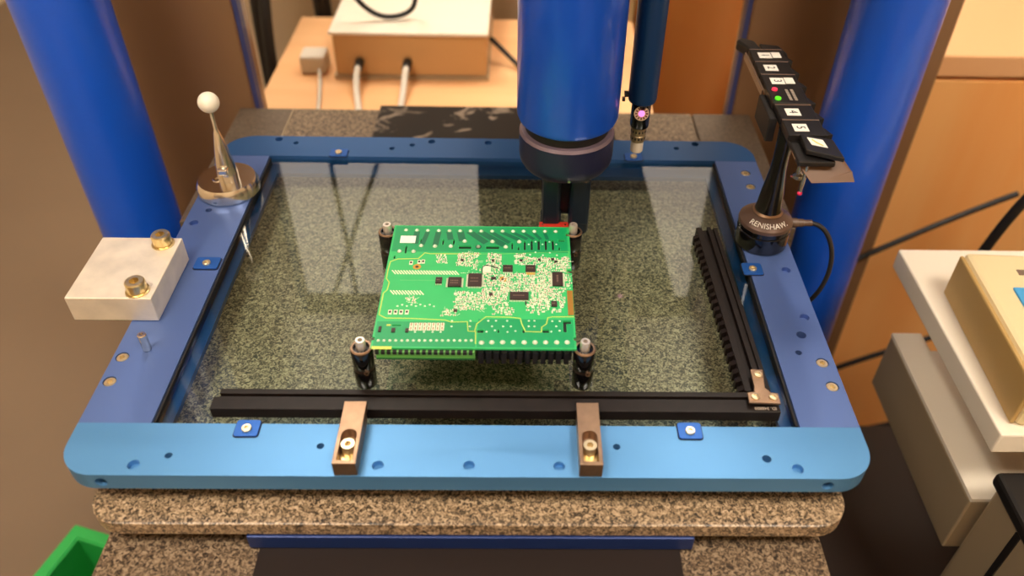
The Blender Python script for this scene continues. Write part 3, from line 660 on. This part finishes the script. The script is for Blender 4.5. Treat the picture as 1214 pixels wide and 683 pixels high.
plates('gold_contact', [(70.2, 74.6, -37.7, -9.5)], M_['gold'], T_, T_+.0004, stuff=False)
plates('print_bar', YELLOW, M_['trace'], T_, T_+.0001)
for x, y in RINGS:
    obj('mounting_ring', lathe([(.0033, T_), (.0033, T_+.0003), (.0016, T_+.0003), (.0016, T_+.0001)], 24, M=Matrix.Translation((x*mm, y*mm, 0))), M_['orange'], PCB, smooth=True)
    obj('mounting_hole', lathe([(.0014, T_), (.0014, T_+.00018)], 16, M=Matrix.Translation((x*mm, y*mm, 0))), M_['chip'], PCB)
# chips with their pins
rnd = random.Random(7)
for i, (x0, x1, y0, y1) in enumerate(CHIPS):
    c = obj('chip', B((x0*mm, x1*mm, y0*mm, y1*mm, T_+.0003, T_+.0017)), M_['chip'], PCB, bevel=.0002)
    bm = bmesh.new()
    horizontal = i in (6,)
    sides = {0: 'ud', 1: 'lr', 2: 'lrud', 3: 'ud', 4: 'ud', 5: 'lr', 6: 'ud', 7: ''}[i]
    n = int((x1-x0)/.95); m2 = int((y1-y0)/.95)
    if 'u' in sides:
        for k in range(n):
            x = x0+(k+.5)*(x1-x0)/n
            for ya, yb in ((y1, y1+1.5), (y0-1.5, y0)): addbox(bm, (x-.22)*mm, (x+.22)*mm, ya*mm, yb*mm, T_, T_+.0005)
    if 'l' in sides:
        for k in range(m2):
            y = y0+(k+.5)*(y1-y0)/m2
            for xa, xb in ((x0-1.5, x0), (x1, x1+1.5)): addbox(bm, xa*mm, xb*mm, (y-.22)*mm, (y+.22)*mm, T_, T_+.0005)
    if sides:
        g = obj('pins', bm, M_['pad'], c); g['kind'] = 'stuff'
    bm = bmesh.new()                                  # printed marks
    w = x1-x0; h = y1-y0
    if i == 5:
        for k in range(6): addbox(bm, ((x0+x1)/2-.9)*mm, ((x0+x1)/2+.6)*mm, (y0+4+k*1.5)*mm, (y0+4.9+k*1.5)*mm, T_+.0017, T_+.00175)
    else:
        nx = max(2, int(w*.7/1.3))
        for k in range(nx):
            for row in ((.5,) if h < 8.8 else (.35, .6)):
                xa = x0+w*.18+k*1.3; ya = y0+h*row-.6
                addbox(bm, xa*mm, (xa+.8)*mm, ya*mm, (ya+1.2)*mm, T_+.0017, T_+.00175)
    g = obj('marking', bm, M_['chip_mark'], c); g['kind'] = 'stuff'
plates('yellow_strip', [(38.2, 45.4, 9.6, 11.8)], mat('amber_strip', (196, 160, 60), .4), T_, T_+.0006, stuff=False)
plates('small_component', DARKSMD, M_['chip'], T_, T_+.0009)
plates('pad', [(x-1.4, x+1.4, y-2.4, y+2.4) for x, y in SQUARES], M_['pad'], T_, T_+.0003)
plates('small_component', [(x-.8, x+.8, y-.9, y+.9) for x, y in SQUARES], M_['chip'], T_+.0003, T_+.0008)
bm = bmesh.new(); bm2 = bmesh.new()
for x, y in EIGHTS:
    for dy in (2.3, -1.9):
        addbox(bm, (x-1.35)*mm, (x+1.35)*mm, (y+dy-1.9)*mm, (y+dy+1.9)*mm, T_, T_+.0004)
        addbox(bm2, (x-.45)*mm, (x+.45)*mm, (y+dy-1.1)*mm, (y+dy+1.1)*mm, T_+.0004, T_+.0009)
o = obj('pad', bm, M_['pad'], PCB); o['kind'] = 'stuff'
o = obj('small_component', bm2, M_['pad_pink'], PCB); o['kind'] = 'stuff'
# two long fine-pitch rows of pads
bm = bmesh.new()
for x0, x1, y0, y1 in HATCH:
    n = int((x1-x0-2)/2.3)
    for k in range(n):
        M2 = Matrix.Translation(((x0+1.6+k*2.3)*mm, (y0+y1)/2*mm, 0)) @ Matrix.Rotation(-.95, 4, 'Z')
        addbox(bm, -.0029, .0029, -.00048, .00048, T_, T_+.0002, M=M2)
o = obj('connector_pads', bm, M_['pad'], PCB); o['kind'] = 'stuff'
# faint via row
plates('via', [(x, x+.6, 1.2, 1.9) for x in [-62+i*1.4 for i in range(24)]], mat('mask_via', (120, 190, 120), .5), T_, T_+.0001)
# dense surface-mount parts
padb, dark, tan, via = bmesh.new(), bmesh.new(), bmesh.new(), bmesh.new()
occ = []
KEEP = CHIPS + [tuple(wide(s)) for s in SLOTS] + [(69.8, 75, -38, -9)]
for (x0, x1, y0, y1, d) in CLUTTER:
    n = int((x1-x0)*(y1-y0)*d/1.9)
    for k in range(n*2):
        x = rnd.uniform(x0, x1); y = rnd.uniform(y0, y1)
        if near(x, y, KEEP, 1.7) or x > 73.5 or y > 36.5: continue
        kind = rnd.random()
        if kind < .62:
            w, h = rnd.choice(((1.2, 2.3), (2.3, 1.2), (1.3, 2.6), (2.6, 1.3)))
            if any(abs(x-a) < (w+c)/2-.1 and abs(y-b) < (h+e)/2-.1 for a, b, c, e in occ): continue
            occ.append((x, y, w, h))
            for s in (-1, 1):
                if w > h: addbox(padb, (x+s*.72-.42)*mm, (x+s*.72+.42)*mm, (y-h/2)*mm, (y+h/2)*mm, T_, T_+.0005)
                else: addbox(padb, (x-w/2)*mm, (x+w/2)*mm, (y+s*.72-.42)*mm, (y+s*.72+.42)*mm, T_, T_+.0005)
            tgt = dark if rnd.random() < .22 else (tan if rnd.random() < .5 else padb)
            if w > h: addbox(tgt, (x-.36)*mm, (x+.36)*mm, (y-h*.42)*mm, (y+h*.42)*mm, T_, T_+.0006)
            else: addbox(tgt, (x-w*.42)*mm, (x+w*.42)*mm, (y-.36)*mm, (y+.36)*mm, T_, T_+.0006)
        elif kind < .9:
            addbox(via, (x-.35)*mm, (x+.35)*mm, (y-.35)*mm, (y+.35)*mm, T_, T_+.00015)
        else:
            L = rnd.uniform(1.5, 5); a = rnd.choice((0, PI/2, PI/4, -PI/4))
            addbox(via, 0, L*mm, -.00013, .00013, T_, T_+.0001, M=Matrix.Translation((x*mm, y*mm, 0)) @ Matrix.Rotation(a, 4, 'Z'))
for nm, b_, m_ in (('surface_mount_pads', padb, M_['pad']), ('surface_mount_parts', dark, M_['chip']), ('surface_mount_parts', tan, M_['pad_pink']), ('via', via, M_['pad'])):
    o = obj(nm, b_, m_, PCB); o['kind'] = 'stuff'
# jumper wire loop
obj('jumper_block', B((.0030, .0095, .0115, .0200, T_, T_+.0008)), M_['pad'], PCB)
tube('jumper_wire', [(.0025, .0110, T_+.0004), (.0022, .018, T_+.0006), (.0040, .0205, T_+.001), (.010, .0195, T_+.001), (.016, .0165, T_+.0006)], .00035, M_['ink'], PCB)
# dark blocks added under the board to put shade into its slots
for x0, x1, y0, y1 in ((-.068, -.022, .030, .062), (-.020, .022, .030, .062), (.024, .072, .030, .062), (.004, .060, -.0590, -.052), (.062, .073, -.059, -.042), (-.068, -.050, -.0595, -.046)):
    obj('slot_shade_block', B((x0, x1, y0, y1, -.009, -.0004)), M_['black_edge'], PCB)
# under the front edge: green terminal block and black pin strip
tb = obj('terminal_block', B((-.0710, .0008, -.0762, -.0600, -.0074, -.0002)), M_['term'], PCB)
cut(tb, B((-.072, .002, -.078, -.0757, -.0056, -.0048)))
bm = bmesh.new()
for k in range(17):
    x = -70.1+k*4.25; addbox(bm, (x-1.4)*mm, (x+1.4)*mm, -.0766, -.0735, -.0026, -.0001)
o = obj('contact', bm, M_['black_edge'], tb); o['kind'] = 'stuff'
obj('ridge', B((-.0710, .0008, -.0768, -.0763, -.0074, -.0062)), M_['term_dark'], tb)
hd = obj('pin_strip', B((.0020, .0720, -.0715, -.0600, -.0120, -.0002)), M_['dark_plastic'], PCB)
for k in range(12):
    x = 5.0+k*5.7
    if k == 0: f0 = obj('contact', B((-.0018, .0018, -.0755, -.0715, -.0125, -.0010)), M_['dark_plastic'], hd, loc=(x*mm, 0, 0))
    else:
        f = f0.copy(); COL.objects.link(f); f.parent = hd; f.location = (x*mm, 0, 0)

# ============================================================ background
DZ = -.15
t = thing('bench', 'light wooden bench behind the machine', 'bench', (0, 0, FZ))
obj('worktop', B((-.365, .232, .735, 1.105, -DZ*0+.72, .75)), M_['wood_light'], t)
obj('front_edge', B((-.365, .232, .731, .7348, .715, .75)), M_['wood_edge'], t)
for x, y in ((-.33, .78), (.20, .78), (-.33, 1.06), (.20, 1.06)): obj('leg', B((x-.02, x+.02, y-.02, y+.02, 0, .72)), M_['profile'], t)
t = thing('controller_box', 'white-topped box with tan front and two plugs on the bench', 'box', (-.142, .95, DZ))
obj('case', B((-.119, .119, -.078, .16, .004, .072)), M_['tan_front'], t, bevel=.003)
obj('lid', B((-.123, .123, -.083, .17, .072, .078)), M_['white_top'], t, bevel=.002)
obj('base_strip', B((-.122, .122, -.083, .16, 0.0, .006)), M_['profile'], t)
for x in (-.080, -.005):
    pl = obj('plug', lathe([(.007, 0), (.007, .022)], 20, M=Matrix.Translation((x, -.078, .028)) @ Matrix.Rotation(PI/2, 4, 'X')), M_['black_edge'], t)
tube('plug_cable', [(-.080, -.100, .028), (-.080, -.125, .024), (-.076, -.15, .006), (-.070, -.18, .004), (-.060, -.225, .004)], .005, M_['grey_cable'], t)
tube('plug_cable', [(-.005, -.100, .028), (-.005, -.125, .024), (-.006, -.15, .006), (-.006, -.19, .004), (-.005, -.225, .004)], .005, M_['grey_cable'], t)
o = tube('black_cable', [(-.39, .86, 1.70), (-.375, .85, .70), (-.306, .85, .545), (-.256, .85, .397), (-.195, .85, .26), (-.14, .87, .05), (-.125, .93, -.055), (-.16, .91, -.0670), (-.21, .91, -.0660), (-.26, .90, .03), (-.2985, .85, .283), (-.28, .85, .41), (-.285, .86, .75), (-.30, .87, 1.70)], .004, M_['black_edge']); tag(o, 'black cable hanging down and looping over the white-topped box on the bench', 'cable')
o = tube('mains_adapter_cable', [(-.02, .94, -.11), (.01, .93, -.135), (.03, .90, -.145), (.05, .88, -.145), (.10, .87, -.145)], .004, M_['black_edge']); tag(o, 'short dark cable leaving the right side of the white-topped box', 'cable')
t = thing('junction_box', 'small pale junction box lying on the bench left of the white-topped box', 'junction box', (-.30, .90, DZ))
obj('case', B((-.02, .02, -.02, .02, 0, .03)), M_['grey_cable'], t, bevel=.004)
tube('lead', [(.01, -.02, .01), (.02, -.06, .004), (.03, -.14, .004), (.034, -.165, .004)], .003, M_['grey_cable'], t)
for i, (x, y, r) in enumerate(((-.390, .92, .010), (-.425, 1.02, .012), (-.335, 1.13, .016))):
    o = tube('hanging_cable', [(x, 1.225, .095), (x, 1.20, .11), (x+.005, 1.17, .09), (x-.005, y, -.05), (x+.015, y-.01, -.5), (x, y, -.895)], r, M_['black_edge'])
    tag(o, ['thin black cable hanging beside the left granite pillar, nearest', 'black cable hanging behind the left granite pillar, middle one', 'thick black cable hanging behind the bench, farthest'][i], 'cable', 'cables hanging behind the left pillar')
t = thing('back_panel', 'beige trunking panel standing behind the bench', 'panel', (0, 1.2, FZ))
obj('sheet', B((-.9, .24, 0, .03, 0, .98)), M_['wall'], t)
# tall orange cupboard and low orange cabinet
t = thing('cupboard', 'orange wooden cupboard seen between the hanging probe and the right granite pillar', 'cupboard', (.50, 1.25, FZ))
obj('body', B((-.245, .12, 0, .4, 0, .82)), M_['wood_orange'], t, bevel=.002)
obj('door', B((-.235, .11, -.018, -.001, .03, .81)), M_['wood_orange'], t, bevel=.002)
obj('side_edge', B((-.252, -.2455, -.018, .38, 0, .82)), M_['beige'], t)
t = thing('low_cabinet', 'low orange wooden cabinet with a pale top at the right', 'cabinet', (1.05, .76, FZ))
obj('body', B((-.52, .75, 0, .42, 0, .83)), M_['wood_orange'], t, bevel=.002)
obj('top', B((-.53, .76, -.022, .43, .831, .864)), mat('pink_beige_top', (232, 180, 130), .4), t, bevel=.003)
for k in range(2): obj('door', B((-.49+k*.62, .12+k*.62, -.02, -.001, .012, .825)), M_['wood_orange'], t, bevel=.002)
# side table at the right
t = thing('side_table', 'white-topped table with profile rails at the right', 'table', (0, 0, FZ))
obj('top', B((.456, 1.15, .119, .381, .775, .800)), M_['white_top'], t, bevel=.002)
obj('shelf_rail', B((.466, .500, .119, .345, .62, .699)), M_['profile'], t, bevel=.002)
obj('shelf_edge', B((.466, .500, .119, .345, .6995, .704)), M_['white_top'], t)
obj('shelf', B((.5005, 1.12, .12, .34, .66, .68)), M_['white_top'], t)
for x, y in ((.66, .15), (.66, .32), (1.05, .15), (1.05, .32)): obj('leg', B((x-.02, x+.02, y-.015, y+.015, 0, .774)), M_['profile'], t, bevel=.002)
t = thing('control_console', 'beige control console with a blue screen on the white table', 'console', (.476, .308, -.10), -.05)
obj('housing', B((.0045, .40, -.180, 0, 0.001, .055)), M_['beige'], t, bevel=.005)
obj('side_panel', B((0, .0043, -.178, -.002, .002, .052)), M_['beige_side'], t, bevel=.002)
obj('screen', B((.030, .20, -.150, -.055, .0550, .0575)), M_['screen_blue'], t, bevel=.001)
obj('screen_window', B((.050, .075, -.125, -.100, .0576, .0582), (.085, .12, -.10, -.075, .0576, .0582)), M_['white'], t)
obj('marking', B((.045, .075, -.034, -.026, .0550, .0556)), M_['chip_mark'], t)
o = tube('console_cable', [(.60, .47, -.30), (.60, .44, -.06), (.64, .42, .0), (.70, .42, .01), (.76, .41, .0)], .006, M_['black_edge']); tag(o, 'black cable arching behind the beige control console', 'cable')
o = obj('cable_plug', B((.745, .785, .39, .43, -.02, .03)), M_['grey_cable'], bevel=.005); tag(o, 'pale cable plug behind the beige control console', 'plug')
for i, pts in enumerate(([(.40, .60, -.38), (.48, .60, -.33), (.60, .62, -.26), (.75, .64, -.2)], [(.40, .60, -.62), (.50, .60, -.56), (.60, .6, -.50), (.70, .6, -.45)], [(.42, .58, -.72), (.52, .58, -.70), (.64, .58, -.66), (.75, .58, -.62)])):
    o = tube('slack_cable', pts, .0045, M_['black_edge']); tag(o, ['upper of three dark cables slung behind the white table', 'middle of three dark cables slung behind the white table', 'lowest of three dark cables slung behind the white table'][i], 'cable', 'cables slung behind the white table')
t = thing('floor_unit', 'beige profile cabinet with a black top pad in front of the white table', 'cabinet', (.475, .0, FZ))
obj('body', B((0, .5, -.25, .112, 0, .735)), M_['profile'], t, bevel=.004)
obj('top_pad', B((-.006, .51, -.26, .116, .736, .752)), M_['black_edge'], t, bevel=.004)
obj('seam_strip', B((-.0015, .0, .060, .067, 0, .73)), M_['black_edge'], t)
t = thing('equipment_case', 'dark equipment case on the floor below the white table', 'case', (.48, .27, FZ))
obj('body', B((-.10, .14, -.15, .15, 0, .42)), M_['black_edge'], t, bevel=.01)
obj('lid', B((-.098, .138, -.148, .148, .421, .45)), mat('dark_brown_lid', (44, 32, 26), .6), t, bevel=.004)
# green storage bin
t = thing('storage_bin', 'bright green plastic storage bin at the lower left', 'bin', (-.485, .081, FZ), -.29)
W_, D_, H_ = .11, .16, .40
bo = obj('body', B((-W_, W_, -D_, D_, 0, H_)), M_['bin'], t); cut(bo, B((-W_+.006, W_-.006, -D_+.006, D_-.006, .01, H_+.1)))
rim = obj('rim', B((-W_-.012, W_+.012, -D_-.012, D_+.012, H_-.012, H_+.002)), M_['bin'], t, bevel=.002); cut(rim, B((-W_+.004, W_-.004, -D_+.004, D_-.004, H_-.1, H_+.1)))
t = None
